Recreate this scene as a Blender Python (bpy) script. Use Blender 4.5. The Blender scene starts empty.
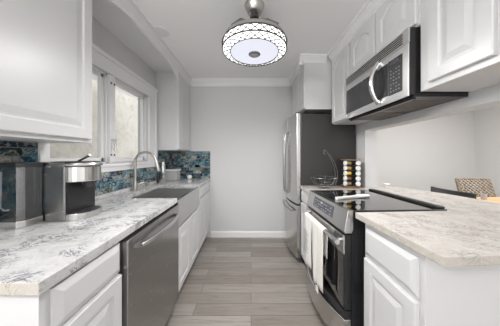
import bpy, bmesh, math, random
from mathutils import Vector, Matrix
random.seed(7)
PI = math.pi
SC = bpy.context.scene
COL = SC.collection

# ------------------------------------------------------------------ camera, world, sun, exposure
cd = bpy.data.cameras.new('camera'); cam = bpy.data.objects.new('camera', cd); COL.objects.link(cam)
cam.location = (0, 0, 1.26); cam.rotation_euler = (PI/2, 0, 0)
cd.sensor_width = 36; cd.lens = 36*190/500; cd.shift_x = -1/500; cd.shift_y = -7/500
cd.clip_start = 0.02; cd.clip_end = 100
SC.camera = cam
w = bpy.data.worlds.new('daylight'); SC.world = w; w.use_nodes = True
bg = w.node_tree.nodes['Background']; bg.inputs[0].default_value = (1.0, 0.99, 0.98, 1); bg.inputs[1].default_value = 2.0
sd = bpy.data.lights.new('sun', 'SUN'); sd.energy = 0.05; sd.angle = 0.3; sd.color = (1, .96, .9)
sun = bpy.data.objects.new('sun', sd); COL.objects.link(sun)
sun.rotation_euler = Vector((-math.cos(math.radians(64)), .15, -math.sin(math.radians(64)))).to_track_quat('-Z', 'Y').to_euler()
def fill_lamp(loc, size, power, col=(1, .97, .93)):
    l = bpy.data.lights.new('dining_fill', 'AREA'); l.shape = 'DISK'; l.size = size; l.energy = power; l.color = col
    o = bpy.data.objects.new('dining_fill', l); o.location = loc; COL.objects.link(o); return o
fill_lamp((3.0, 1.9, 2.42), 0.6, 48)  # added unseen lamp that brightens the dining wall
l = bpy.data.lights.new('rear_fill', 'POINT'); l.energy = 44; l.shadow_soft_size = .15; l.color = (1, .985, .97)  # added unseen lamp behind the camera, fills ceiling and right cabinets
o = bpy.data.objects.new('rear_fill', l); o.location = (-.93, -.45, 1.90); COL.objects.link(o)
vs = SC.view_settings
SC.display_settings.display_device = 'sRGB'
vs.view_transform = 'Standard'; vs.look = 'None'; vs.gamma = 1; vs.use_curve_mapping = False
vs.exposure = 0.36

# ------------------------------------------------------------------ materials
def mat(name, color=(.8, .8, .8), rough=.5, metal=0.0, **kw):
    m = bpy.data.materials.new(name); m.use_nodes = True
    p = m.node_tree.nodes['Principled BSDF']
    p.inputs['Base Color'].default_value = (*color, 1)
    p.inputs['Roughness'].default_value = rough
    p.inputs['Metallic'].default_value = metal
    for k, v in kw.items():
        p.inputs[k.replace('_', ' ')].default_value = v
    return m
def nd(m, t, **kw):
    n = m.node_tree.nodes.new(t)
    for k, v in kw.items(): setattr(n, k, v)
    return n
def lk(m, a, b): m.node_tree.links.new(a, b)
def P(m): return m.node_tree.nodes['Principled BSDF']
def ramp(m, stops, interp='LINEAR'):
    r = nd(m, 'ShaderNodeValToRGB'); r.color_ramp.interpolation = interp
    e = r.color_ramp.elements
    while len(e) < len(stops): e.new(.5)
    for i, (pos, c) in enumerate(stops):
        e[i].position = pos; e[i].color = (*c, 1) if len(c) == 3 else c
    return r
def coords(m, scale=(1, 1, 1), swap=None):
    t = nd(m, 'ShaderNodeTexCoord')
    out = t.outputs['Object']
    if swap:
        s = nd(m, 'ShaderNodeSeparateXYZ'); lk(m, out, s.inputs[0])
        c = nd(m, 'ShaderNodeCombineXYZ')
        for i, a in enumerate(swap): lk(m, s.outputs['XYZ'.index(a)], c.inputs[i])
        out = c.outputs[0]
    mp = nd(m, 'ShaderNodeMapping'); mp.inputs['Scale'].default_value = scale
    lk(m, out, mp.inputs[0]); return mp.outputs[0]
def noise(m, vec, scale, detail=4, rough=.6, dist=0):
    n = nd(m, 'ShaderNodeTexNoise'); n.inputs['Scale'].default_value = scale; n.inputs['Detail'].default_value = detail
    n.inputs['Roughness'].default_value = rough; n.inputs['Distortion'].default_value = dist
    lk(m, vec, n.inputs['Vector']); return n
def mixc(m, fac, a, b, mode='MIX'):
    x = nd(m, 'ShaderNodeMix', data_type='RGBA', blend_type=mode)
    for s, v in ((x.inputs[0], fac), (x.inputs[6], a), (x.inputs[7], b)):
        if hasattr(v, 'is_output') or hasattr(v, 'links'): lk(m, v, s)
        elif isinstance(v, tuple): s.default_value = (*v, 1)
        else: s.default_value = v
    return x.outputs[2]
def bump(m, h, strength=.2, dist=.01):
    b = nd(m, 'ShaderNodeBump'); b.inputs['Strength'].default_value = strength; b.inputs['Distance'].default_value = dist
    lk(m, h, b.inputs['Height']); lk(m, b.outputs[0], P(m).inputs['Normal'])

M = {}
def wallmat(name, c):
    m = mat(name, c, .75); v = coords(m); n = noise(m, v, 180, 2); bump(m, n.outputs[0], .06, .002); return m
M['wall'] = wallmat('grey_wall_paint', (.60, .60, .605))
M['wall_light'] = wallmat('pale_wall_paint', (.66, .665, .67))
M['ceil'] = wallmat('ceiling_paint', (.90, .90, .905))
M['white'] = mat('white_cabinet_paint', (.64, .643, .65), .32)
M['trim'] = mat('white_trim_paint', (.78, .78, .785), .4)
M['dark'] = mat('dark_gap', (.02, .02, .02), .6)
M['black'] = mat('black_enamel', (.018, .018, .02), .28)
M['blackplastic'] = mat('black_plastic', (.03, .03, .033), .4)
M['blackmatte'] = mat('matte_black_trim', (.02, .02, .02), .6)
M['blackglass'] = mat('black_glass', (.006, .006, .007), .04, Specular_IOR_Level=.9, Coat_Weight=.6, Coat_Roughness=.03)
M['smoked'] = mat('smoked_oven_glass', (.035, .035, .037), .08)
M['greyside'] = mat('dark_grey_steel_side', (.030, .0295, .029), .42)
M['chrome'] = mat('polished_metal', (.72, .72, .72), .14, 1)
M['nickel'] = mat('brushed_nickel', (.55, .53, .50), .28, 1)
M['whiteplastic'] = mat('white_plastic', (.8, .8, .8), .3)
M['greyplastic'] = mat('grey_plastic', (.45, .45, .46), .4)
M['ceramic'] = mat('white_ceramic', (.85, .85, .83), .15)
M['mark'] = mat('pale_key_marks', (.30, .30, .31), .5)
M['beigefilter'] = mat('aluminium_filter_mesh', (.24, .21, .175), .45, .5)
M['cloth_ink'] = mat('grey_cloth_print', (.30, .30, .31), .9)

def steel(name, c, r, axis):
    m = mat(name, c, r, 1)
    s = [6, 6, 6]; s['XYZ'.index(axis)] = .3
    v = coords(m, (s[0]*40, s[1]*40, s[2]*40)); n = noise(m, v, 1, 3)
    rp = ramp(m, [(.3, (r-.015,)*3), (.7, (r+.015,)*3)]); lk(m, n.outputs[0], rp.inputs[0]); lk(m, rp.outputs[0], P(m).inputs['Roughness'])
    return m
M['steel'] = steel('brushed_stainless', (.60, .595, .585), .24, 'X')
M['steel_dark'] = steel('brushed_dark_stainless', (.40, .395, .39), .26, 'X')
M['wire'] = mat('dull_wire', (.20, .20, .20), .35, 1)
M['litsteel'] = mat('satin_lit_stainless', (.78, .78, .78), .34, 1)  # paler steel: lamplight on the microwave front put into the colour
M['handlesteel'] = mat('handle_stainless', (.70, .70, .70), .22, 1)
M['sinksteel'] = steel('sink_stainless', (.50, .50, .50), .36, 'X')

def quartz(name, warm, rough=.09):
    m = mat(name, (.8, .8, .8), rough); v = coords(m)
    k = (lambda a, b: b) if warm else (lambda a, b: a)
    n1 = noise(m, v, 15, 7, .7, .8)
    r1 = ramp(m, [(.26, k((.50, .495, .50), (.46, .42, .37))), (.40, k((.52, .517, .52), (.53, .50, .465))), (.60, k((.60, .60, .605), (.62, .60, .57)))]); lk(m, n1.outputs[0], r1.inputs[0])
    n2 = noise(m, v, 11, 9, .72, 2.2)
    r2 = ramp(m, [(.472, (0, 0, 0)), (.496, (1, 1, 1)), (.506, (1, 1, 1)), (.53, (0, 0, 0))]); lk(m, n2.outputs[0], r2.inputs[0])
    n3 = noise(m, v, 9, 3, .5); r3 = ramp(m, [(.44, (0, 0, 0)), (.58, (k(1.0, .7),)*3)]); lk(m, n3.outputs[0], r3.inputs[0])
    f = nd(m, 'ShaderNodeMath', operation='MULTIPLY'); lk(m, r2.outputs[0], f.inputs[0]); lk(m, r3.outputs[0], f.inputs[1])
    c1 = mixc(m, f.outputs[0], r1.outputs[0], k((.07, .07, .08), (.17, .155, .145)))
    n4 = noise(m, v, 45, 4, .7); r4 = ramp(m, [(.58, (0, 0, 0)), (.70, (.55,)*3)]); lk(m, n4.outputs[0], r4.inputs[0])
    c2 = mixc(m, r4.outputs[0], c1, k((.33, .31, .29), (.46, .40, .33)))
    lk(m, c2, P(m).inputs['Base Color'])
    if rough > .3: bump(m, n4.outputs[0], .5, .006)
    return m
def cut_edge(o, m, test):
    o.data.materials.append(m)
    for p in o.data.polygons:
        if abs(p.normal.z) < .1 and test(p): p.material_index = 1
M['quartz'] = quartz('grey_veined_quartz', False)
M['quartz_warmlit'] = quartz('warmlit_veined_quartz', True)  # warm dining light painted into the right counter's colour
M['quartz_edge'] = quartz('chiselled_quartz_edge', True, .6)
for n_ in M['quartz_edge'].node_tree.nodes:
    if n_.type == 'VALTORGB' and n_.color_ramp.elements[-1].color[0] > .55 and n_.color_ramp.elements[-1].color[2] > .5:
        n_.color_ramp.elements[-1].color = (.50, .465, .41, 1)

def planks():
    m = mat('grey_oak_planks', (.4, .38, .36), .38); v = coords(m)
    b = nd(m, 'ShaderNodeTexBrick'); lk(m, v, b.inputs['Vector'])
    b.offset = .37; b.offset_frequency = 2
    b.inputs['Scale'].default_value = 1; b.inputs['Brick Width'].default_value = 1.25; b.inputs['Row Height'].default_value = .125
    b.inputs['Mortar Size'].default_value = .0018; b.inputs['Mortar Smooth'].default_value = .1; b.inputs['Bias'].default_value = 0
    b.inputs['Color1'].default_value = (0, 0, 0, 1); b.inputs['Color2'].default_value = (1, 1, 1, 1); b.inputs['Mortar'].default_value = (.3, .3, .3, 1)
    r = ramp(m, [(0, (.25, .225, .20)), (.35, (.31, .285, .26)), (.7, (.37, .345, .32)), (1, (.29, .265, .24))]); lk(m, b.outputs['Color'], r.inputs[0])
    v2 = coords(m, (1.6, 22, 1)); off = nd(m, 'ShaderNodeVectorMath', operation='ADD')
    sc = nd(m, 'ShaderNodeVectorMath', operation='SCALE'); lk(m, b.outputs['Color'], sc.inputs[0]); sc.inputs['Scale'].default_value = 40
    lk(m, v2, off.inputs[0]); lk(m, sc.outputs[0], off.inputs[1])
    n = noise(m, off.outputs[0], 2.2, 8, .65, .8)
    g = ramp(m, [(.25, (.60, .58, .56)), (.5, (.95, .95, .94)), (.75, (1.12, 1.11, 1.09))]); lk(m, n.outputs[0], g.inputs[0])
    c = mixc(m, 1.0, r.outputs[0], g.outputs[0], 'MULTIPLY')
    c = mixc(m, b.outputs['Fac'], c, (.10, .09, .085))
    lk(m, c, P(m).inputs['Base Color']); bump(m, n.outputs[0], .08, .002); return m
M['floor'] = planks()

def mosaic(name, swap):
    m = mat(name, (.2, .3, .35), .12); v = coords(m, (1, 1, 1), swap)
    b = nd(m, 'ShaderNodeTexBrick'); lk(m, v, b.inputs['Vector']); b.offset = .43; b.offset_frequency = 2; b.squash = .7; b.squash_frequency = 3
    b.inputs['Scale'].default_value = 1; b.inputs['Brick Width'].default_value = .12; b.inputs['Row Height'].default_value = .045
    b.inputs['Mortar Size'].default_value = .0024; b.inputs['Bias'].default_value = 0
    b.inputs['Color1'].default_value = (0, 0, 0, 1); b.inputs['Color2'].default_value = (1, 1, 1, 1); b.inputs['Mortar'].default_value = (.5, .5, .5, 1)
    r = ramp(m, [(0, (.05, .075, .09)), (.14, (.12, .19, .22)), (.28, (.20, .29, .32)), (.40, (.045, .05, .05)), (.50, (.30, .34, .34)),
                 (.60, (.07, .12, .17)), (.70, (.40, .39, .35)), (.80, (.13, .22, .26)), (.9, (.17, .17, .15)), (1, (.05, .08, .10))], 'CONSTANT'); lk(m, b.outputs['Color'], r.inputs[0])
    sh = nd(m, 'ShaderNodeVectorMath', operation='SCALE'); lk(m, b.outputs['Color'], sh.inputs[0]); sh.inputs['Scale'].default_value = 9
    ad = nd(m, 'ShaderNodeVectorMath', operation='ADD'); lk(m, v, ad.inputs[0]); lk(m, sh.outputs[0], ad.inputs[1])
    n = noise(m, ad.outputs[0], 7, 4, .55, 3.0)
    g = ramp(m, [(.34, (.02, .022, .025)), (.42, (.10, .17, .21)), (.47, (.22, .32, .37)), (.52, (.70, .68, .62)), (.555, (.07, .06, .05)), (.62, (.17, .27, .32)), (.68, (.45, .46, .44)), (.72, (.04, .05, .06))]); lk(m, n.outputs[0], g.inputs[0])
    c = mixc(m, .45, r.outputs[0], g.outputs[0])
    c = mixc(m, b.outputs['Fac'], c, (.24, .25, .25))
    bc = nd(m, 'ShaderNodeBrightContrast'); lk(m, c, bc.inputs[0]); bc.inputs['Bright'].default_value = -.015; bc.inputs['Contrast'].default_value = .25
    lk(m, bc.outputs[0], P(m).inputs['Base Color'])
    iv = nd(m, 'ShaderNodeMath', operation='SUBTRACT'); iv.inputs[0].default_value = 1; lk(m, b.outputs['Fac'], iv.inputs[1])
    bump(m, iv.outputs[0], .4, .003); return m
M['tile_side'] = mosaic('blue_glass_mosaic_side', 'YZX')
M['tile_back'] = mosaic('blue_glass_mosaic_back', 'XZY')

def stucco():
    m = mat('cream_stucco', (.8, .76, .7), .9); v = coords(m)
    n = noise(m, v, 3.5, 8, .75, 1.5); r = ramp(m, [(.3, (.34, .315, .28)), (.5, (.46, .44, .405)), (.7, (.52, .505, .475))]); lk(m, n.outputs[0], r.inputs[0])
    n2 = noise(m, v, 4.2, 7, .6, 1.2); r2 = ramp(m, [(.488, (0, 0, 0)), (.5, (.55,)*3), (.512, (0, 0, 0))]); lk(m, n2.outputs[0], r2.inputs[0])  # thin dark veins: twig shade painted into the stucco colour
    c = mixc(m, r2.outputs[0], r.outputs[0], (.27, .235, .20)); lk(m, c, P(m).inputs['Base Color']); bump(m, n.outputs[0], .4, .02); return m
M['stucco'] = stucco()

def wood(name, c1, c2, axis=0):
    m = mat(name, c1, .4); s = [20, 20, 20]; s[axis] = 1.5
    v = coords(m, tuple(s)); n = noise(m, v, 1.5, 6, .6, .6); r = ramp(m, [(.3, c1), (.7, c2)]); lk(m, n.outputs[0], r.inputs[0]); lk(m, r.outputs[0], P(m).inputs['Base Color']); return m
M['tablewood'] = wood('honey_wood', (.42, .25, .13), (.58, .38, .22))
M['rackwood'] = wood('brown_wood', (.13, .07, .04), (.24, .13, .08))
M['wicker'] = wood('woven_wicker', (.10, .07, .045), (.34, .27, .20), 2)
def cloth(name, c):
    m = mat(name, c, .95); v = coords(m); n = noise(m, v, 500, 2); bump(m, n.outputs[0], .3, .002); return m
M['towel'] = cloth('white_cotton', (.80, .79, .76)); M['towel_tan'] = cloth('cream_cotton', (.77, .75, .71))

def clear(name, tint, t, rough=.03):
    m = bpy.data.materials.new(name); m.use_nodes = True; nt = m.node_tree; nt.nodes.clear()
    o = nt.nodes.new('ShaderNodeOutputMaterial'); mx = nt.nodes.new('ShaderNodeMixShader')
    a = nt.nodes.new('ShaderNodeBsdfTransparent'); a.inputs[0].default_value = (*tint, 1)
    g = nt.nodes.new('ShaderNodeBsdfGlossy'); g.inputs['Roughness'].default_value = rough
    mx.inputs[0].default_value = 1-t; nt.links.new(a.outputs[0], mx.inputs[1]); nt.links.new(g.outputs[0], mx.inputs[2]); nt.links.new(mx.outputs[0], o.inputs[0]); return m
M['glass'] = clear('window_glass', (.97, .98, .98), .95)
M['clearplastic'] = clear('clear_plastic', (.66, .68, .71), .78, .16)
M['jarglass'] = clear('jar_glass', (.95, .95, .95), .9)
def emis(name, c, s, base=(.8, .8, .8)):
    m = mat(name, base, .5); P(m).inputs['Emission Color'].default_value = (*c, 1); P(m).inputs['Emission Strength'].default_value = s; return m
M['diffuser'] = emis('lit_diffuser', (.87, .89, 1.0), .72, (.04, .04, .04))
M['crystal'] = emis('lit_crystal_band', (1, .99, .98), 2.0, (.45, .45, .45))
M['downlight'] = emis('recessed_lens', (1, 1, 1), .25)
M['display'] = mat('dark_control_display', (.075, .08, .095), .12)
for nm, c in (('spice_olive', (.30, .27, .12)), ('spice_tan', (.45, .30, .13)), ('spice_gold', (.70, .42, .05)), ('spice_brown', (.25, .12, .06)), ('spice_moss', (.24, .22, .12))):
    M[nm] = mat(nm, c, .5)

# ------------------------------------------------------------------ mesh helpers
class MB:
    def __init__(s): s.v = []; s.f = []
    def add(s, vs, fs):
        b = len(s.v); s.v += [tuple(v) for v in vs]; s.f += [tuple(i+b for i in f) for f in fs]; return s
    def box(s, x0, y0, z0, x1, y1, z1):
        x0, x1 = min(x0, x1), max(x0, x1); y0, y1 = min(y0, y1), max(y0, y1); z0, z1 = min(z0, z1), max(z0, z1)
        return s.add([(x0,y0,z0),(x1,y0,z0),(x1,y1,z0),(x0,y1,z0),(x0,y0,z1),(x1,y0,z1),(x1,y1,z1),(x0,y1,z1)],
                     [(0,3,2,1),(4,5,6,7),(0,1,5,4),(1,2,6,5),(2,3,7,6),(3,0,4,7)])
    def prism(s, poly, z0, z1, axis='Z'):
        n = len(poly)
        def m(p, h): return (p[0], p[1], h) if axis == 'Z' else ((p[0], h, p[1]) if axis == 'Y' else (h, p[0], p[1]))
        return s.add([m(p, z0) for p in poly]+[m(p, z1) for p in poly], [tuple(range(n-1, -1, -1)), tuple(range(n, 2*n))]+[(i, (i+1) % n, (i+1) % n+n, i+n) for i in range(n)])
    def tube(s, pts, r, n=10, cap=True):
        pts = [Vector(p) for p in pts]; rs = r if isinstance(r, (list, tuple)) else [r]*len(pts)
        rings = []; up = None
        for i, p in enumerate(pts):
            t = (pts[min(i+1, len(pts)-1)]-pts[max(i-1, 0)]).normalized()
            if up is None:
                up = Vector((0, 0, 1)) if abs(t.z) < .9 else Vector((1, 0, 0))
            a = t.cross(up).normalized(); up = a.cross(t).normalized()
            rings.append([p+a*rs[i]*math.cos(2*PI*k/n)+up*rs[i]*math.sin(2*PI*k/n) for k in range(n)])
        vs = [v for rg in rings for v in rg]; fs = []
        for i in range(len(pts)-1):
            for k in range(n):
                fs.append((i*n+k, i*n+(k+1) % n, (i+1)*n+(k+1) % n, (i+1)*n+k))
        if cap: fs += [tuple(range(n-1, -1, -1)), tuple((len(pts)-1)*n+k for k in range(n))]
        return s.add(vs, fs)
    def lathe(s, prof, c=(0, 0, 0), n=32, axis='Z'):
        vs = []; fs = []
        for r, h in prof:
            for k in range(n):
                a = 2*PI*k/n; x, y = max(r, 1e-4)*math.cos(a), max(r, 1e-4)*math.sin(a)
                if axis == 'Z': q = (x, y, h)
                elif axis == 'X': q = (h, x, y)
                else: q = (x, h, -y)
                vs.append((c[0]+q[0], c[1]+q[1], c[2]+q[2]))
        for i in range(len(prof)-1):
            for k in range(n): fs.append((i*n+k, i*n+(k+1) % n, (i+1)*n+(k+1) % n, (i+1)*n+k))
        fs += [tuple(range(n-1, -1, -1)), tuple((len(prof)-1)*n+k for k in range(n))]
        return s.add(vs, fs)
    def loops(s, L):
        n = len(L[0]); vs = [p for l in L for p in l]; fs = []
        for i in range(len(L)-1):
            for k in range(n): fs.append((i*n+k, i*n+(k+1) % n, (i+1)*n+(k+1) % n, (i+1)*n+k))
        fs += [tuple(range(n-1, -1, -1)), tuple((len(L)-1)*n+k for k in range(n))]
        return s.add(vs, fs)
    def build(s, name, m, parent=None, bevel=0, smooth=False, seg=2):
        me = bpy.data.meshes.new(name); me.from_pydata(s.v, [], s.f)
        bm = bmesh.new(); bm.from_mesh(me); bmesh.ops.recalc_face_normals(bm, faces=bm.faces); bm.to_mesh(me); bm.free()
        me.materials.append(M[m] if isinstance(m, str) else m)
        if smooth:
            for p in me.polygons: p.use_smooth = True
            try: me.set_sharp_from_angle(angle=math.radians(40))
            except Exception: pass
        o = bpy.data.objects.new(name, me); COL.objects.link(o)
        if parent: o.parent = parent
        if bevel:
            b = o.modifiers.new('bevel', 'BEVEL'); b.width = bevel; b.segments = seg; b.limit_method = 'ANGLE'; b.angle_limit = math.radians(35)
        return o
def B(*a): return MB().box(*a)
def thing(name, label, cat, loc=(0, 0, 0), rz=0, group=None):
    o = bpy.data.objects.new(name, None); COL.objects.link(o); o.empty_display_size = .05
    o.location = loc; o.rotation_euler = (0, 0, rz); tag(o, label, cat, group); return o
def tag(o, label, cat, group=None):
    o['label'] = label; o['category'] = cat
    if group: o['group'] = group
    return o
def struct(o, label=None, cat=None):
    o['kind'] = 'structure'
    if label: o['label'] = label
    if cat: o['category'] = cat
    return o
def arc(cx, cy, r, a0, a1, n): return [(cx+r*math.cos(a0+(a1-a0)*i/n), cy+r*math.sin(a0+(a1-a0)*i/n)) for i in range(n+1)]

# ------------------------------------------------------------------ the room
BY = 2.95; LX = -1.235; CH = 2.44
struct(B(-1.36, -3.6, -.05, 4.7, 4.0, 0).build('floor', 'floor'), 'grey oak plank floor laid across the aisle', 'floor')  # lengthened behind the camera to cut light from below
struct(B(-2.42, -2.3, CH, 4.7, 4.0, CH+.1).build('ceiling', 'ceil'), 'plain pale grey ceiling', 'ceiling')  # runs out past the left wall as an added eave shading the stucco
W0, W1, WZ0, WZ1 = 1.148, 2.275, 1.197, 1.975
wl = MB().box(LX-.12, -2.3, 0, LX, W0, CH).box(LX-.12, W1, 0, LX, BY+.1, CH).box(LX-.12, W0, 0, LX, W1, WZ0).box(LX-.12, W0, WZ1, LX, W1, CH)
struct(wl.build('wall_left', 'wall'), 'grey wall holding the window above the sink', 'wall')
struct(B(LX, BY, 0, 1.25, BY+.1, CH).build('wall_back', 'wall'), 'plain grey wall at the end of the aisle', 'wall')
wr = MB().box(1.25, 2.08, 0, 1.38, BY+.1, CH).box(1.25, -.4, 1.54, 1.38, 2.08, CH)
struct(wr.build('wall_right', 'wall_light'), 'white wall stub and header over the pass-through', 'wall')
struct(B(1.38, 3.9, 0, 4.6, 4.0, CH).build('wall_dining', 'wall_light'), 'pale grey wall seen beyond the peninsula', 'wall')
struct(B(4.6, -.6, 0, 4.7, 4.0, CH).build('wall_dining_right', 'wall_light'))
struct(B(LX-1.75, -1.5, -.4, LX-1.55, 9, 3.4).build('wall_outside', 'stucco'), 'cream rough stucco wall outside the window', 'wall')
struct(B(LX-1.75, -1.5, -.5, LX-.12, 9, -.4).build('ground_outside', 'stucco'))
struct(B(1.5, -2.4, 0, 4.7, -2.3, CH).build('wall_rear_baffle', 'wall_light'))  # unseen wall, added to cut rear light on the peninsula end
# back wall baseboard and crown
struct(MB().prism([(BY, 0), (BY-.014, 0), (BY-.014, .075), (BY-.006, .095), (BY, .095)], -.62, 1.25, 'X').build('baseboard_back', 'trim'))
crown_prof = lambda s, x: [(x, CH), (x, CH-.10), (x+s*.010, CH-.10), (x+s*.010, CH-.082), (x+s*.018, CH-.078), (x+s*.028, CH-.055), (x+s*.048, CH-.034), (x+s*.048, CH-.024), (x+s*.062, CH-.020), (x+s*.062, CH)]
struct(MB().prism(crown_prof(-1, BY), -.93, .62, 'X').build('trim_back_crown', 'trim', smooth=False))
SX = -.958
c = MB(); c.prism([(p[0], p[1]) for p in crown_prof(1, SX)], .2, BY, 'Y')
struct(c.build('trim_left_crown', 'trim'), 'white crown moulding along the left cabinets', 'trim')
c = MB(); c.prism(crown_prof(-1, .945), .2, 2.20, 'Y'); struct(c.build('trim_right_crown', 'trim'))
c = MB(); c.prism(crown_prof(-1, .63), 2.22, BY, 'Y').prism(crown_prof(-1, 2.255), .57, .885, 'X'); struct(c.build('trim_fridge_crown', 'trim'))
# soffit over the window with arched valance
struct(B(LX, 1.135, 2.35, SX-.002, 2.462, CH).build('soffit', 'trim'), 'white soffit box above the window', 'soffit')
N = 28; y0, y1 = 1.135, 2.462
def vz(t):
    s = min(t, 1-t)/.5
    return 2.25+.10*(1-(1-min(1, s*1.25))**2.2)
low = [(y0+(y1-y0)*i/N, vz(i/N)) for i in range(N+1)]
struct(MB().prism(low+[(y1, CH), (y0, CH)], SX-.002, SX+.018, 'X').build('trim_valance', 'trim'), 'white arched valance board between the left wall cabinets', 'valance')
# window casing
cs = MB()
cs.box(LX, 1.094, WZ1, LX+.022, 2.445, 2.115).box(LX, 1.094, 2.085, LX+.04, 2.455, 2.115)
cs.box(LX, W1, 1.125, LX+.022, 2.445, WZ1).box(LX, 2.40, 1.125, LX+.032, 2.445, 2.085)
cs.box(LX, 1.094, 1.125, LX+.022, W0, WZ1)
cs.box(LX, W0, 1.125, LX+.022, W1, WZ0)
cs.box(LX-.11, W0, WZ0-.03, LX+.03, W1, WZ0)
struct(cs.build('trim_window_casing', 'trim', bevel=.003), 'wide white casing around the window', 'trim')
def casement(name, a, b, label):
    t = thing(name, label, 'window', (LX-.05, a, WZ0)); struct(t)
    L = b-a; H = WZ1-WZ0; f = .012; s = .03
    fr = MB().box(-.03, 0, 0, .03, f, H).box(-.03, L-f, 0, .03, L, H).box(-.03, 0, 0, .03, L, f).box(-.03, 0, H-f, .03, L, H)
    fr.build('window_frame', 'trim', t)
    sa = MB().box(-.02, f, f, .012, f+s, H-f).box(-.02, L-f-s, f, .012, L-f, H-f).box(-.02, f, f, .012, L-f, f+s+.006).box(-.02, f, H-f-s, .012, L-f, H-f)
    sa.build('sash', 'trim', t, bevel=.003)
    B(-.008, f+s-.004, f+s, -.003, L-f-s+.004, H-f-s).build('pane', 'glass', t)
    return t
w1 = casement('window_1', W0, 1.655, 'left white casement window with clear pane, nearer the coffee maker')
w2 = casement('window_2', 1.722, W1, 'right white casement window with clear pane, above the faucet')
mu = struct(B(LX-.10, 1.655, WZ0, LX+.006, 1.722, WZ1).build('trim_window_mullion', 'trim', bevel=.003))
for z in (1.27, 1.90):
    for y in (1.668, 1.708): B(LX+.006, y-.005, z-.008, LX+.012, y+.005, z+.008).build('screw_cover', 'blackplastic', mu)
for y in (1.672, 1.704):
    MB().tube([(LX+.006, y, 1.40), (LX+.02, y, 1.41), (LX+.024, y, 1.36), (LX+.02, y, 1.31)], .006).build('window_latch', 'chrome', mu, smooth=True)
# tiles
struct(B(LX, -.2, .944, LX+.008, 1.094, 1.334).build('backsplash_left', 'tile_side'), 'blue glass mosaic backsplash behind the coffee maker', 'backsplash')
sb = MB().box(LX, 1.094, .944, LX+.008, 2.445, 1.125).box(LX, 2.445, .944, LX+.008, BY, 1.334)
struct(sb.build('backsplash_window', 'tile_side'), 'blue glass mosaic backsplash below the window', 'backsplash')
struct(B(LX+.008, BY-.008, .916, -.632, BY, 1.334).build('backsplash_back', 'tile_back'), 'blue and grey glass mosaic backsplash on the end wall', 'backsplash')
# recessed lamp
t = thing('recessed_downlight', 'small round white recessed light in the ceiling beside the left crown moulding', 'ceiling light', (-.855, 1.80, CH))
ring = MB().lathe([(.055, 0), (.075, 0), (.075, -.006), (.055, -.008)], n=32); ring.build('trim_ring', 'trim', t, smooth=True)
MB().lathe([(.055, -.001), (.054, -.004)], n=32).build('lens', 'downlight', t)


# ------------------------------------------------------------------ cabinets
def door_mb(w, h, t=.020, fw=.055, arch=0, raised=True):
    K = 14
    def loop(i, d, a):
        x0, x1, z0, z1 = i, w-i, i, h-i
        pts = [(x0, -d, z0), (x1, -d, z0)]
        for k in range(K+1):
            u = k/K; x = x1+(x0-x1)*u
            z = z1
            if a:
                s = max(0, 1-abs(2*u-1)*1.25); z = z1-a+a*math.sin(min(1, s)*PI/2)**.8 if s > 0 else z1-a
            pts.append((x, -d, z))
        return pts
    L = [loop(0, 0, 0), loop(0, t-.004, 0), loop(.004, t, 0), loop(fw, t, arch), loop(fw+.007, t-.008, arch)]
    if raised: L += [loop(fw+.016, t-.008, arch), loop(fw+.045, t-.001, arch)]
    else: L += [loop(fw+.010, t-.009, arch)]
    return MB().loops(L)
def drawer_mb(w, h, t=.020):
    def loop(i, d): return [(i, -d, i), (w-i, -d, i), (w-i, -d, h-i), (i, -d, h-i)]
    return MB().loops([loop(0, 0), loop(0, t-.012), loop(.006, t-.010), loop(.022, t-.001), loop(.026, t)])
def cabinet(name, label, loc, rz, w, d, h, fronts, group=None, toe=True, ff=True, cat='cabinet'):
    t = thing(name, label, cat, loc, rz, group)
    b = MB()
    if toe: b.box(0, 0, .10, w, d, h).box(0, .065, 0, w, d, .10)
    else: b.box(0, 0, 0, w, d, h)
    b.build('cabinet_body', 'white', t, bevel=.0015)
    for kind, x0, x1, z0, z1, ar in fronts:
        if kind == 'door': o = door_mb(x1-x0, z1-z0, fw=min(.055, (x1-x0)*.2), arch=ar).build('door', 'white', t)
        else: o = drawer_mb(x1-x0, z1-z0).build('drawer', 'white', t)
        o.location = (x0, -.0005, z0)
    return t

# left base run: a frame whose local x runs along the fronts (into the room), fronts face the aisle
RL = PI/2+math.radians(1.47); OL = Vector((-.598, .535, 0))
def Lp(u): return OL+Vector((math.cos(RL)*u, math.sin(RL)*u, 0))
cabinet('base_cabinet', 'white base cabinet with drawer at the near end of the left counter', Lp(0), RL, .335, .575, .876,
        [('drawer', .030, .330, .735, .865, 0), ('door', .030, .330, .115, .722, 0)])
S0, S1 = 1.025, 1.765
t = cabinet('sink_cabinet', 'white base cabinet with two doors under the steel apron sink', Lp(S0+.003), RL, S1-S0-.006, .575, .655,
        [('door', .008, .363, .115, .645, 0), ('door', .369, .726, .115, .645, 0)])
cabinet('base_cabinet', 'white base cabinet with drawer between the sink and the end wall', Lp(S1), RL, 2.405-S1, .555, .876,
        [('drawer', .02, .62, .735, .865, 0), ('door', .02, .317, .115, .722, 0), ('door', .323, .62, .115, .722, 0)])
# dishwasher
D0, D1 = .339, 1.021
t = thing('dishwasher', 'stainless steel dishwasher with curved bar handle beside the sink', 'dishwasher', Lp(D0), RL)
dw = D1-D0
B(.004, .02, .10, dw-.004, .57, .868).build('tub_body', 'dark', t)
B(.0, .07, .0, dw, .55, .10).build('toe_kick', 'black', t)
B(.014, -.034, .105, dw-.004, .0195, .862).build('door_panel', 'steel_dark', t, bevel=.006, seg=3)
MB().tube([(.10+(dw-.17)*k/14, -.036-.040*math.sin(PI*min(1, max(0, (k+.2)/14.4)))**.5, .800-.0*k) for k in range(15)], .013, 10).build('bar_handle', 'handlesteel', t, smooth=True)

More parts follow.
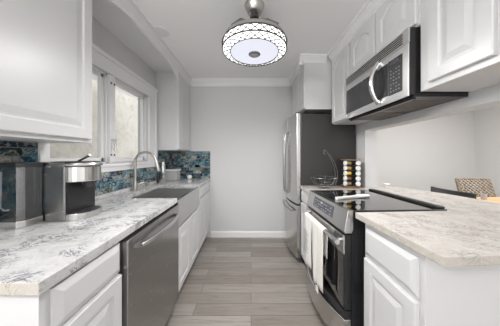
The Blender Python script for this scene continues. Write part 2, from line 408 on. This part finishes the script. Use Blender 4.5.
# left quartz top with sink notch
def Lw(u, v, z=0):   # u along run, v towards wall
    p = Lp(u); q = Vector((-math.sin(RL), math.cos(RL), 0)); r = p+q*v; return (r.x, r.y)
top = MB()
poly = [Lw(-.017, -.018), Lw(S0+.008, -.018), Lw(S0+.008, .46), Lw(S1-.008, .46), Lw(S1-.008, -.018), (-.628, BY-.009), (LX+.002, BY-.009), (LX+.002, .518), (-1.0, .518)]
top.prism(poly, .877, .914)
wt = top.build('countertop', 'quartz', bevel=.003); cut_edge(wt, M['quartz_edge'], lambda p: p.normal.y < -.9 and p.center.y < .6); tag(wt, 'grey veined quartz countertop on the left, cut around the sink', 'countertop')
struct(B(LX+.0005, .518, .9145, LX+.018, BY-.0085, .9435).build('trim_counter_upstand', 'quartz'))
# sink
t = thing('apron_sink', 'stainless steel farmhouse sink with deep front apron under the window', 'sink', Lp(S0), RL)
sw = S1-S0
b = MB(); wv = .012
bw0, bw1, bd0, bd1, bz0, bz1 = .012, sw-.012, .0, .455, .665, .874
b.box(bw0, bd0, bz0, bw1, bd1, bz0+wv).box(bw0, bd0+.01, bz0, bw0+wv, bd1, bz1).box(bw1-wv, bd0+.01, bz0, bw1, bd1, bz1).box(bw0, bd1-wv, bz0, bw1, bd1, bz1)
b.build('basin', 'sinksteel', t, bevel=.003)
B(.010, -.024, .664, sw-.010, .012, .893).build('apron', 'steel', t, bevel=.004, seg=3)
MB().lathe([(.045, .678), (.045, .681), (.03, .682), (.028, .679)], (sw/2, .2, 0), 24).build('drain', 'chrome', t, smooth=True)
# faucet
t = thing('faucet', 'tall gooseneck pull-down faucet behind the sink', 'faucet', (-1.165, 1.91, .914))
MB().lathe([(.028, 0), (.028, .006), (.022, .012), (.020, .08), (.016, .09)], n=20).build('base', 'nickel', t, smooth=True)
pts = [(0, 0, .08), (0, 0, .28)]+[(.105-.105*math.cos(a), .0, .28+.105*math.sin(a)) for a in [PI*k/14 for k in range(1, 13)]]
pts.append((.222, 0, .27))
MB().tube(pts, .0125, 12).build('neck', 'nickel', t, smooth=True)
MB().tube([(.207, 0, .285), (.222, 0, .25), (.236, 0, .20), (.238, 0, .192)], [.0145, .017, .0185, .015], 12).build('spray_head', 'nickel', t, smooth=True)
MB().tube([(.0, .015, .05), (.0, .05, .055), (.05, .075, .075)], [.012, .010, .006], 8).build('lever', 'nickel', t, smooth=True)
t = thing('soap_dispenser', 'small short metal soap dispenser on the counter right of the faucet', 'soap dispenser', (-1.165, 2.11, .914))
# keep behind the sink cut-out
MB().lathe([(.018, 0), (.018, .006), (.011, .012), (.011, .045), (.014, .05), (.014, .06)], n=16).build('base', 'nickel', t, smooth=True)
MB().tube([(0, 0, .055), (0, 0, .07), (.03, 0, .076), (.05, 0, .068)], .006, 8).build('spout', 'nickel', t, smooth=True)

# ------------------------------------------------------------------ left wall cabinets
cabinet('wall_cabinet', 'large white wall cabinet in the near upper left, above the coffee maker', (-.945, .30, 1.336), PI/2, .83, .268, CH-1.337,
        [('door', .004, .81, .020, CH-1.336-.10, 0)], toe=False)
cabinet('wall_cabinet', 'narrow white wall cabinet on the left by the end wall', (SX-.002, 2.465, 1.336), PI/2, BY-2.465-.002, .272, CH-1.337,
        [('door', .006, BY-2.465-.008, .012, CH-1.336-.095, 0)], toe=False)

# ------------------------------------------------------------------ right wall cabinets (fronts face -X, local x runs towards the camera)
RR = -PI/2
XU = .955; ZU = 1.622; HU = CH-ZU-.001
cabinet('wall_cabinet', 'tall white wall cabinet with arched door between fridge and microwave', (XU, 2.205, ZU), RR, 2.205-1.822, .29, HU, [('door', .006, .372, .012, HU-.09, .05)], toe=False)
h2 = CH-2.002-.001
cabinet('microwave_cabinet', 'short white wall cabinet with two arched doors directly above the microwave', (XU, 1.820, 2.002), RR, 1.820-1.072, .29, h2,
        [('door', .030, .375, .012, h2-.09, .05), ('door', .395, .738, .012, h2-.09, .05)], toe=False)
cabinet('wall_cabinet', 'large white wall cabinet in the near upper right, beside the microwave', (XU, 1.070, ZU), RR, .85, .29, HU,
        [('door', .062, .335, .030, HU-.09, 0), ('door', .385, .80, .030, HU-.09, 0)], toe=False)
zf = 1.812
cabinet('fridge_cabinet', 'deep white cabinet above the refrigerator', (.645, BY-.002, zf), RR, BY-.002-2.24, .60, CH-zf-.001,
        [('door', .004, .35, .012, CH-zf-.10, 0), ('door', .356, .702, .012, CH-zf-.10, 0)], toe=False)

# microwave
t = thing('microwave', 'stainless over-the-range microwave with black keypad and curved handle', 'microwave', (.90, 1.819, 1.60), RR)
mw = 1.819-1.086; mh = .399
bb = MB().box(.002, .0105, .012, mw-.001, .345, mh); bb.build('case', 'black', t, bevel=.003)
B(0, 0, .004, mw, .008, .312).build('front_panel', 'litsteel', t, bevel=.005)
g = MB().box(0, .002, .315, mw, .010, mh); g.build('vent_panel', 'litsteel', t, bevel=.003)
sl = MB()
for k in range(5):
    sl.box(.015, -.0005, .327+k*.0135, mw-.045, .005, .332+k*.0135)
sl.build('vent_slots', 'dark', t)
B(.030, -.002, .055, .570, .006, .268).build('window_glass', 'smoked', t, bevel=.002)
B(.505, -.003, .055, .570, .005, .268).build('door_edge', 'black', t)
B(.575, -.003, .050, .690, .006, .272).build('keypad', 'blackplastic', t, bevel=.002)
B(.595, -.0045, .235, .665, -.002, .258).build('clock_display', 'display', t)
kp = MB()
for r in range(7):
    for q in range(4):
        if (r*3+q) % 5 == 4: continue
        kp.box(.596+q*.022, -.0038, .068+r*.022, .596+q*.022+.010, -.0028, .0735+r*.022)
kp.build('key_marks', 'mark', t)
MB().tube([(.485+.0*k, -.002-.052*math.sin(PI*k/16)**.7, .030+.28*k/16) for k in range(17)], .0165, 12).build('door_handle', 'handlesteel', t, smooth=True)
MB().lathe([(.017, 0), (.017, -.004), (.012, -.006)], (.028, 0, .030), 20, 'Y').build('badge', 'greyplastic', t, smooth=True)
un = MB().box(.01, .03, 0, mw-.003, .345, .012); un.build('underside', 'black', t)
for i in range(2):
    f = MB()
    for k in range(8): f.box(.06+i*.33, .075+k*.030, -.003, .06+i*.33+.27, .075+k*.030+.015, 0)
    f.build('grease_filter', 'beigefilter', t)
B(.03, .034, -.012, mw-.01, .05, 0).build('lip', 'black', t)

# ------------------------------------------------------------------ refrigerator
t = thing('refrigerator', 'stainless french door refrigerator with dark grey side at the end of the aisle', 'refrigerator', (.587, BY-.03, 0), RR)
fw = BY-.03-2.235
B(0, .0, .03, fw, .645, 1.755).build('cabinet_body', 'greyside', t, bevel=.006)
B(.01, .02, 0, fw-.01, .60, .03).build('base_grille', 'black', t)
def bow(x, base=.047, amp=.048):
    u = 2*x/fw-1; return -(base+amp*(1-u*u))
def curved_door(x0, x1, z0, z1):
    n = 12; xs = [x0+(x1-x0)*i/n for i in range(n+1)]
    poly = [(x, bow(x)) for x in xs]+[(x1, -.004), (x0, -.004)]
    return MB().prism(poly, z0, z1)
mid = fw/2
d1 = curved_door(0, mid-.002, .695, 1.765).build('door', 'steel', t, bevel=.004)
d2 = curved_door(mid+.002, fw, .695, 1.765).build('door', 'steel', t, bevel=.004)
dr = curved_door(0, fw, .055, .675).build('freezer_drawer', 'steel', t, bevel=.004)
for d, x in ((d1, mid-.045), (d2, mid+.045)):
    MB().tube([(x, bow(x)+.004, .77), (x, bow(x)-.03, .79), (x, bow(x)-.042, .95), (x, bow(x)-.044, 1.2), (x, bow(x)-.042, 1.42), (x, bow(x)-.03, 1.56), (x, bow(x)+.004, 1.58)], .012, 10).build('handle', 'steel_dark', d, smooth=True)
xs = [.09+(fw-.18)*k/10 for k in range(11)]
MB().tube([(xs[0], bow(xs[0])+.004, .60)]+[(x, bow(x)-.035, .60) for x in xs]+[(xs[-1], bow(xs[-1])+.004, .60)], .012, 10).build('handle', 'steel_dark', dr, smooth=True)
MB().lathe([(.012, 0), (.012, -.003)], (fw-.07, bow(fw-.07)+.001, 1.66), 16, 'Y').build('badge', 'chrome', d2)
for x in (.03, fw-.09): B(x, -.045, 1.7555, x+.06, .05, 1.785).build('hinge_cover', 'blackplastic', t, bevel=.004)

# ------------------------------------------------------------------ range
RG = math.radians(-87.6)
t = thing('range', 'stainless slide-in electric range with black glass cooktop on the right', 'oven range', (.566, 1.875, 0), RG)
rw = .692; rd = .655
B(.003, .035, .09, rw-.003, rd, .905).build('body', 'black', t, bevel=.003)
sv = MB()
for k in range(4): sv.box(rw-.003, .055+k*.014, .18, rw-.001, .061+k*.014, .40)
for k in range(4): sv.box(rw-.003, .055+k*.014, .47, rw-.001, .061+k*.014, .80)
sv.build('side_ribs', 'blackplastic', t)
B(.0, .045, .905, rw, rd+.0, .921).build('cooktop', 'blackglass', t)
cp = MB().prism([(.046, .921), (.010, .921), (-.016, .79), (-.010, .775), (.034, .775), (.046, .80)], 0, rw, 'X'); cp.build('control_panel', 'steel', t, bevel=.004)
def panelpt(x, f, off):   # f 0 bottom..1 top of the sloped face
    y = -.016+(.026)*f; z = .79+.131*f; n = Vector((0, -.981, .195)); return (x, y+n.y*off, z+n.z*off)
dp = MB()
def slopebox(mb, x0, x1, f0, f1, o0, o1):
    vs = [panelpt(x0, f0, o0), panelpt(x1, f0, o0), panelpt(x1, f1, o0), panelpt(x0, f1, o0), panelpt(x0, f0, o1), panelpt(x1, f0, o1), panelpt(x1, f1, o1), panelpt(x0, f1, o1)]
    mb.add(vs, [(0,3,2,1),(4,5,6,7),(0,1,5,4),(1,2,6,5),(2,3,7,6),(3,0,4,7)])
slopebox(dp, .16, .52, .22, .82, -.001, .002); dp.build('control_display', 'display', t)
mk = MB()
for i in range(9):
    for j in range(3):
        if (i+2*j) % 4 == 3: continue
        slopebox(mk, .185+i*.036, .185+i*.036+.016, .30+j*.17, .34+j*.17, .002, .0026)
slopebox(mk, .30, .335, .60, .72, .002, .0027)
mk.build('control_marks', 'mark', t)
# oven door
def band(z0, z1, y0, y1): return B(.004, y0, z0, rw-.004, y1, z1)
dd = MB().prism([(-.012, .765), (.034, .765), (.034, .295), (-.008, .295)], .004, rw-.004, 'X').build('oven_door', 'black', t, bevel=.003)
B(.002, -.020, .645, rw-.002, -.008, .764).build('door_top_band', 'steel', dd, bevel=.003)
B(.010, -.016, .305, rw-.010, -.006, .640).build('oven_window', 'blackglass', dd, bevel=.002)
hz = .725; HY = -.058
hb = MB().tube([(.02, HY, hz), (rw-.0, HY, hz)], .016, 12)
hb.build('handle_bar', 'handlesteel', dd, smooth=True)
for x in (.055, rw-.035): MB().tube([(x, -.018, hz), (x, HY, hz)], .010, 10).build('handle_post', 'steel', dd, smooth=True)
n = 14
xs = [.004+(rw-.008)*i/n for i in range(n+1)]
def dbow(x): u = 2*x/rw-1; return -.014-.068*(1-u*u)
MB().prism([(x, dbow(x)) for x in xs]+[(rw-.004, .034), (.004, .034)], -.0+.075, .235).build('storage_drawer', 'steel', t, bevel=.006)
MB().prism([(x, dbow(x)*.6) for x in xs]+[(rw-.004, .034), (.004, .034)], .238, .288).build('drawer_lip', 'black', t, bevel=.003)
for x in (.04, rw-.04):
    for y in (.06, rd-.05): MB().lathe([(.018, 0), (.018, .012), (.010, .014), (.010, .092)], (x, y, 0), 12).build('foot', 'blackplastic', t)
# rear vent trim
B(.01, rd-.052, .9215, rw-.01, rd-.002, .935).build('rear_vent_trim', 'blackmatte', t, bevel=.003)
vt = MB()
for k in range(6): vt.box(.03+k*.106, rd-.036, .935, .03+k*.106+.09, rd-.018, .9362)
vt.build('vent_slots', 'blackplastic', t)
# towel on the oven door handle
def rgw(x, y, z):
    c_, s_ = math.cos(RG), math.sin(RG); return (.566+c_*x-s_*y, 1.875+s_*x+c_*y, z)
tw = thing('dish_towel', 'white printed dish towel with fringed hem hung over the oven handle', 'towel', rgw(.20, HY, .45), RG)
def towel(x0, x1, zf, zb, amp, ph, off, nx=22):
    prof = []
    R = .0165+off
    for k in range(13): prof.append((-R, hz-.735+.0-0+0, None))
    prof = []
    for k in range(15): prof.append((-R-.004*math.sin(k/14*PI), zf+(hz-zf)*k/14))
    for k in range(1, 8): a = PI-PI*k/8; prof.append((R*math.cos(a), hz+R*math.sin(a)))
    for k in range(10): prof.append((min(R, .030), hz-(hz-zb)*k/9))
    vs, fs = [], []
    for i in range(nx+1):
        u = i/nx
        for (y, z) in prof:
            d = max(0, (hz-z)/.4); xx = x0+(x1-x0)*u
            squeeze = 1-.12*d; xx = (x0+x1)/2+(xx-(x0+x1)/2)*squeeze
            fold = amp*d**.6*(math.sin(u*13+ph)+.5*math.sin(u*23+ph*2))
            if y > 0: fold = abs(fold)*-.3
            else: fold = min(fold, .006)
            vs.append((xx-.20, y+fold, z-.45+(.006*math.sin(u*9+ph)*d if y < 0 else 0)))
    m_ = len(prof)
    for i in range(nx):
        for k in range(m_-1): fs.append((i*m_+k, i*m_+k+1, (i+1)*m_+k+1, (i+1)*m_+k))
    return MB().add(vs, fs)
o = towel(.115, .30, .315, .52, .012, .3, 0).build('printed_panel', 'towel', tw, smooth=True); so = o.modifiers.new('thick', 'SOLIDIFY'); so.thickness = .003; so.offset = 1
o = towel(.303, .52, .275, .52, .012, 1.4, .0).build('cream_panel', 'towel_tan', tw, smooth=True); so = o.modifiers.new('thick', 'SOLIDIFY'); so.thickness = .003; so.offset = 1
ink = MB()
for k in range(9):
    z = .60-k*.022; L = (.05, .085, .03, .07, .06, .04, .08, .05, .065)[k]
    ink.box(.155-.2, -.0345, z-.45, .155+L*.9-.2, -.0335, z-.45+.007)
    ink.box(.155+L*.9+.012-.2, -.0345, z-.45, .155+L*.9+.03-.2, -.0335, z-.45+.007)
ink.build('grey_print', 'cloth_ink', tw)
tg = MB().box(.43-.2, -.036, .245-.45, .475-.2, -.034, .290-.45); tg.build('care_tag', 'towel', tw)
# spoon rest on the cooktop
t = thing('spoon_rest', 'long white ceramic spoon lying on the black cooktop', 'spoon rest', (.66, 1.475, .9215), math.radians(19))
n = 24; vs = []; L = .34
outl = [(0, .012), (.03, .017), (.10, .013), (.17, .014), (.21, .022), (.25, .034), (.29, .036), (.32, .028), (.335, .014), (.34, .004)]
lo = []
for z, k in ((0, .55), (.006, .9), (.016, 1), (.018, .95), (.010, .75)):
    zz = z
    lo.append([(x*(.98 if k < 1 else 1)+.003, -wd*k, zz) for x, wd in outl]+[(x*(.98 if k < 1 else 1)+.003, wd*k, zz) for x, wd in reversed(outl)])
MB().loops(lo).build('spoon_body', 'ceramic', t, smooth=True)

# ------------------------------------------------------------------ right counter and bases
poly = [(.661, .651), (1.80, .72), (1.815, 1.37), (1.82, 1.536), (1.79, 1.75), (1.70, 1.97), (1.60, 2.13), (1.50, 2.23), (1.39, 2.24), (1.39, 2.073), (1.243, 2.073), (1.243, 2.226), (.580, 2.226), (.560, 1.893)]
e = lambda x, y: rgw(x, y, 0)[:2]
poly += [e(-.006, rd+.006), e(rw+.006, rd+.006), (.642, 1.170)]
ct = MB().prism(poly, .878, .914).build('countertop', 'quartz_warmlit', bevel=.003); cut_edge(ct, M['quartz_edge'], lambda p: p.center.y < 1.16); tag(ct, 'grey veined quartz peninsula countertop tinted by warm light, around the range on the right', 'countertop')
cabinet('base_cabinet', 'narrow white base cabinet between the range and the refrigerator', (.600, 2.222, 0), RR, .318, .60, .877,
        [('drawer', .008, .31, .735, .865, 0), ('door', .008, .31, .115, .722, 0)])
cabinet('peninsula_cabinet', 'white peninsula base cabinet with drawer at the near right end', (.678, 1.128, 0), RR, 1.128-.738, .60, .877,
        [('drawer', .018, .364, .69, .850, 0), ('door', .018, .364, .115, .668, 0)])
pp = MB().box(1.282, .738, 0, 1.50, 1.140, .877).box(1.296, 1.140, 0, 1.50, 2.07, .877)
tag(pp.build('bar_panel', 'white', bevel=.002), 'white panelled back of the peninsula below the bar top', 'bar panel')

# ------------------------------------------------------------------ things on the right counter
t = thing('fruit_basket', 'chrome wire fruit basket with banana hook in front of the dark fridge side', 'fruit basket', (.785, 2.06, .914))
b = MB(); R0, R1, Hb = .052, .142, .115
for z, r in ((0.004, R0), (Hb*.45, R0+(R1-R0)*.55), (Hb, R1)):
    b.tube([(r*math.cos(2*PI*k/28), r*math.sin(2*PI*k/28), z) for k in range(29)], .0022, 6)
for k in range(12):
    a = 2*PI*k/12
    b.tube([(R0*math.cos(a), R0*math.sin(a), .004), ((R0+(R1-R0)*.55)*math.cos(a), (R0+(R1-R0)*.55)*math.sin(a), Hb*.45), (R1*math.cos(a), R1*math.sin(a), Hb)], .0015, 6)
b.build('wire_bowl', 'wire', t, smooth=True)
hk = MB()
for dx in (-.012, .012):
    hk.tube([(.125+dx, .02, .03), (.150+dx, .02, .10), (.148+dx, .02, .18), (.120+dx, .02, .27), (.075+dx*.7, .02, .35), (.035+dx*.3, .02, .405), (.02, .02, .415)], .0024, 6)
hk.tube([(.02, .02, .415), (.012, .02, .395), (.016, .02, .365), (.028, .02, .365)], .003, 6)
hk.build('banana_hook', 'wire', t, smooth=True)
B(-.05, -.05, 0, .05, .05, .004).build('foot', 'blackplastic', t, bevel=.002)

RKX, RKY = 1.105, 2.115
rk = thing('spice_rack', 'brown wooden revolving spice rack holding five tiers of jars', 'spice rack', (RKX, RKY, .914))
hr = .088
for z0, z1 in ((.004, .020), (.296, .310)):
    MB().prism(arc(0, 0, hr*1.12, 0, 2*PI, 24)[:-1], z0, z1).build('deck', 'rackwood', rk, bevel=.002)
MB().lathe([(.05, 0), (.05, .004)], (0, 0, 0), 20).build('foot', 'blackplastic', rk)
B(-.022, -.022, .020, .022, .022, .296).build('post', 'blackplastic', rk)
for z in (.075, .130, .185, .240): B(-.07, -.07, z-.0015, .07, .07, z+.0015).build('shelf', 'black', rk)
spices = ['spice_olive', 'spice_tan', 'spice_gold', 'spice_brown', 'spice_moss']
tier = ['top', 'second', 'third', 'fourth', 'bottom']; sn = ['olive green', 'tan', 'golden yellow', 'red brown', 'moss green']
for lv in range(5):
    z = .914+.2685-lv*.055-.0
    for face in range(3):
        # left-pointing, camera-pointing, right-pointing
        ax = ((-1, 0), (0, -1), (1, 0))[face]
        px, py = ((-.018, -.046), (.040, -.024), (.026, .048))[face]
        lab = ['spice jar with white cap left showing %s spice, %s tier of rack' % (sn[lv], tier[lv]),
               'spice jar with round white cap facing forward, %s tier of rack' % tier[lv],
               'spice jar pointing right on the shaded side, %s tier of rack' % tier[lv]][face]
        ang = math.atan2(ax[1], ax[0])
        j = thing('spice_jar', lab, 'spice jar', (RKX+px, RKY+py, z-.0), ang, 'spice jars in the revolving rack')
        MB().lathe([(.006, 0), (.0205, .004), (.0205, .045), (.017, .05)], n=16, axis='X').build('jar', spices[lv] if face == 0 else 'blackplastic', j, smooth=True)
        MB().lathe([(.0235, .05), (.0255, .053), (.0255, .068), (.023, .071)], n=18, axis='X').build('cap', 'ceramic' if face < 2 else 'chrome', j, smooth=True)
t = thing('glass_dish', 'small clear glass dish near the far edge of the peninsula', 'dish', (1.515, 2.12, .914))
MB().lathe([(.012, 0), (.014, .004), (.006, .008), (.008, .014), (.035, .034), (.033, .036), (.006, .018)], n=20).build('bowl', 'ceramic', t, smooth=True)

# ------------------------------------------------------------------ coffee maker
CX, CY = -1.10, 1.0
t = thing('coffee_maker', 'stainless single-serve coffee maker with side water tank on the left counter', 'coffee maker', (CX, CY, .914))
B(-.105, .0, .0, .118, .20, .313).build('column', 'steel_dark', t, bevel=.006, seg=3)
def stad(x0, x1, y0, y1, r, n=8):
    return [(x0, y0)]+arc(x1-r, y0+r, r, -PI/2, 0, n)+arc(x1-r, y1-r, r, 0, PI/2, n)+[(x0, y1)]
MB().prism(stad(.05, .202, .004, .196, .085), .205, .288).build('brew_head', 'steel', t, bevel=.004)
MB().prism(stad(.03, .198, .008, .192, .082), .288, .316).build('lid', 'blackplastic', t, bevel=.004)
lh = MB().tube([(.045, -.006, .298), (.12, -.002, .300)]+[(x, y, .300) for x, y in arc(.202-.085, .10, .092, -PI/2, PI/2, 10)]+[(.12, .200, .300), (.045, .206, .298)], .010, 8)
lh.build('lid_handle', 'steel', t, smooth=True)
MB().lathe([(.014, .0), (.014, -.012), (.011, -.014)], (.045, 0, .298), 16, 'Y').build('pivot_cap', 'steel', t, smooth=True)
MB().tube([(.135, .06, .316), (.17, .06, .334), (.205, .055, .352)], [.006, .006, .008], 8).build('lever', 'handlesteel', t, smooth=True)
B(.1185, .012, .038, .124, .188, .205).build('back_panel', 'black', t)
MB().prism(stad(.118, .206, .004, .196, .085), .0, .036).build('drip_tray', 'steel', t, bevel=.004)
MB().prism(stad(.125, .196, .016, .184, .074), .036, .039).build('drip_grate', 'blackplastic', t)
MB().lathe([(.022, .168), (.03, .205)], (.160, .1, 0), 18).build('nozzle', 'blackplastic', t, smooth=True)
# water tank on the near side
tx0, tx1, ty0, ty1 = -.108, .012, -.105, -.004
tp = [(tx0, ty0), (tx1-.02, ty0), (tx1, ty0+.02), (tx1, ty1), (tx0, ty1)]
def inset(p, d): return [(x+(d if x < -.09 else -d), y+(d if y < -.08 else (-d if y > -.02 else 0))) for x, y in p]
tb = MB().prism(tp, 0, .036).build('tank_base', 'steel', t, bevel=.004)
wt_ = MB().prism(inset(tp, .004), .0365, .292).build('water_tank', 'clearplastic', t)
MB().prism(inset(tp, .010), .038, .160).build('water', clear('water', (.86, .90, .93), .95), wt_)
MB().prism(tp, .292, .314).build('tank_lid', 'blackplastic', t, bevel=.004)
MB().tube([(-.095, -.092, .27), (-.095, -.095, .10), (-.075, -.095, .085), (-.055, -.095, .088)], .004, 6).build('tank_grip', 'whiteplastic', wt_, smooth=True)
B(-.03, -.02, .0365, -.012, -.010, .292).build('tank_seam', 'clearplastic', wt_)

# ------------------------------------------------------------------ things in the left corner
t = thing('food_container', 'grey lidded box container in the corner by the end wall', 'container', (-1.105, 2.70, .914))
B(-.09, -.07, 0, .075, .07, .135).build('box', 'greyplastic', t, bevel=.012, seg=3)
B(-.098, -.078, .135, .083, .078, .158).build('lid', 'whiteplastic', t, bevel=.008, seg=3)
t = thing('bottle', 'slim silver bottle standing behind the lidded container', 'bottle', (-1.18, 2.545, .914))
MB().lathe([(.030, 0), (.034, .006), (.034, .20), (.030, .215), (.030, .235), (.026, .24)], n=20).build('bottle_body', 'chrome', t, smooth=True)
MB().lathe([(.027, .24), (.027, .265), (.022, .27)], n=20).build('cap', 'chrome', t, smooth=True)
t = thing('dark_upright', 'dark slim upright form in the corner left of the lidded container', 'bottle', (-1.195, 2.44, .914))  # slim black form standing for a narrow dark streak beside the container
MB().lathe([(.012, 0), (.014, .005), (.014, .09), (.007, .105), (.007, .125)], n=16).build('bottle_body', 'blackplastic', t, smooth=True)
B(-.008, -.008, .125, .012, .008, .135).build('cap', 'blackplastic', t, bevel=.002)
t = thing('glass_jar', 'small round glass jar on the counter against the end wall tiles', 'jar', (-.925, 2.86, .914))
MB().lathe([(.015, 0), (.032, .008), (.038, .03), (.030, .052), (.018, .058)], n=20).build('jar_body', 'ceramic', t, smooth=True)
MB().lathe([(.020, .058), (.020, .068), (.008, .074)], n=16).build('lid', 'chrome', t, smooth=True)

# ------------------------------------------------------------------ ceiling fan light
t = thing('ceiling_light', 'round drum ceiling light with glowing white disc and crystal lattice band', 'ceiling light', (.027, 1.49, CH))
z0 = 2.080-CH
Rr = .252
MB().lathe([(.078, 0), (.076, -.010), (.056, -.058), (.048, -.064)], n=32).build('canopy', 'nickel', t, smooth=True)
MB().lathe([(.026, -.064), (.026, -.080), (.034, -.085), (.034, -.105), (.018, -.110), (.018, z0+.102)], n=20).build('downrod', 'greyside', t, smooth=True)
MB().lathe([(.10, z0+.108), (.19, z0+.104), (Rr-.030, z0+.098), (Rr-.012, z0+.085), (Rr-.004, z0+.050)], n=64).build('motor_housing', 'nickel', t, smooth=True)
for k in range(5):
    a = 2*PI*k/5+.3
    pa = [( .09, a-.35), (.20, a-.42), (Rr-.03, a-.2), (Rr-.02, a+.2), (.20, a+.35), (.09, a+.25)]
    MB().prism([(q*math.cos(b), q*math.sin(b)) for q, b in pa], z0+.109, z0+.113).build('folded_blade', 'clearplastic', t)
cb = MB().lathe([(Rr-.006, z0+.050), (Rr-.006, z0+.004), (Rr-.03, z0+.002), (.188, z0-.012), (.188, z0+.02), (.10, z0+.050)], n=64)
cr = cb.build('crystal_band', 'crystal', t, smooth=True)
def hoop(r, z, q, n=64): return [(r*math.cos(2*PI*k/n), r*math.sin(2*PI*k/n), z) for k in range(n+1)]
ho = MB().tube(hoop(Rr-.002, z0+.050, 0), .0045, 6).tube(hoop(Rr-.004, z0+.003, 0), .005, 6).tube(hoop(.188, z0-.012, 0), .0035, 6)
ho.build('rim', 'greyside', t, smooth=True)
lt = MB(); nn = 26
for k in range(nn):
    for s in (1, -1):
        a0, a1 = 2*PI*k/nn, 2*PI*(k+s*1.0)/nn; r = Rr-.003
        lt.tube([(r*math.cos(a0), r*math.sin(a0), z0+.006), (r*math.cos((a0+a1)/2), r*math.sin((a0+a1)/2), z0+.027), (r*math.cos(a1), r*math.sin(a1), z0+.048)], 0.0033, 5)
        ra, rb = Rr-.014, .192
        lt.tube([(ra*math.cos(a0), ra*math.sin(a0), z0+.000), (rb*math.cos(a1), rb*math.sin(a1), z0-.011)], .0032, 5)
lt.build('lattice', 'greyside', t)
MB().lathe([(.186, z0-.011), (.175, z0-.017), (.05, z0-.020), (.0, z0-.020)], n=64).build('diffuser', 'diffuser', t, smooth=True)
for k in range(4):
    a = PI/4+PI*k/2
    l = bpy.data.lights.new('fixture_bulb', 'SPOT'); l.energy = 17; l.spot_size = math.radians(176); l.spot_blend = 1; l.shadow_soft_size = .015; l.color = (1, .985, .97)
    o = bpy.data.objects.new('fixture_bulb', l); COL.objects.link(o); o.location = (.027+.13*math.cos(a), 1.49+.13*math.sin(a), 2.052)
MB().lathe([(.046, z0-.019), (.046, z0-.026), (.036, z0-.032), (.026, z0-.032), (.024, z0-.028), (0, z0-.028)], n=32).build('centre_cap', 'steel_dark', t, smooth=True)

# ------------------------------------------------------------------ dining area
t = thing('dining_table', 'honey-coloured wooden dining table beyond the peninsula', 'table', (3.15, 1.80, 0))
B(-.60, -.55, .73, .85, .50, .765).build('tabletop', 'tablewood', t, bevel=.006)
for x in (-.50, .75):
    for y in (-.45, .33): B(x-.035, y-.035, 0, x+.035, y+.035, .73).build('leg', 'tablewood', t, bevel=.004)
# black chair, faces +X, back rail along Y
t = thing('dining_chair', 'black dining chair with curved top rail showing over the peninsula edge', 'chair', (2.40, 2.16, 0))
MB().prism([(-.15, -.2), (.10, -.22), (.12, 0), (.10, .22), (-.15, .2)], .44, .47).build('seat', 'black', t, bevel=.008)
n = 10; ys = [-.235+.47*i/n for i in range(n+1)]
def rx(y): return -.175+.05*(y/.235)**2-.0
MB().prism([(rx(y)-.014, y) for y in ys]+[(rx(y)+.014, y) for y in reversed(ys)], .79, .880).build('top_rail', 'blackplastic', t, bevel=.008, seg=3)
for y in (-.16, -.08, 0, .08, .16): MB().tube([(-.14, y*.9, .46), (rx(y), y, .81)], .009, 8).build('spindle', 'black', t, smooth=True)
for sx, sy in ((-.13, -.18), (-.13, .18), (.07, -.19), (.07, .19)): MB().tube([(sx, sy, .45), (sx*1.2, sy*1.1, 0)], [.018, .013], 8).build('leg', 'black', t, smooth=True)
# wicker chair, faces -Y towards the table
t = thing('wicker_chair', 'brown woven wicker dining chair behind the wooden table', 'chair', (3.40, 2.60, 0), math.radians(-4))
B(-.25, -.25, .42, .25, .20, .47).build('seat', 'wicker', t, bevel=.012)
bk = MB(); nx, nz = 17, 16
for i in range(nx):
    x = -.225+.45*i/(nx-1)
    pts = []
    for k in range(nz*2+1):
        z = .48+.42*k/(nz*2); y = .215+.13*(z-.48)/.44
        pts.append((x*(1+.03*(z-.48)), y+.007*(1 if (i+k//2) % 2 else -1), z))
    bk.tube(pts, .0135, 6)
for z in (.48, .90): bk.tube([(-.235, .215+.13*(z-.48)/.44, z), (.235, .215+.13*(z-.48)/.44, z)], .016, 8)
for x in (-.236, .236): bk.tube([(x, .215, .47), (x*1.01, .340, .905)], .016, 8)
bk.build('woven_backrest', 'wicker', t, smooth=True)
for sx in (-.22, .22):
    for sy in (-.21, .17): MB().tube([(sx, sy, .43), (sx*1.05, sy*1.08, 0)], [.02, .015], 8).build('leg', 'rackwood', t, smooth=True)
t = thing('drinking_glass', 'small pale glass on the wooden table at the end of the black chair rail', 'glass', (2.66, 2.17, .765))
MB().lathe([(.018, 0), (.022, .004), (.026, .06), (.024, .062), (.02, .01)], n=20).build('glass_body', 'greyplastic', t, smooth=True)
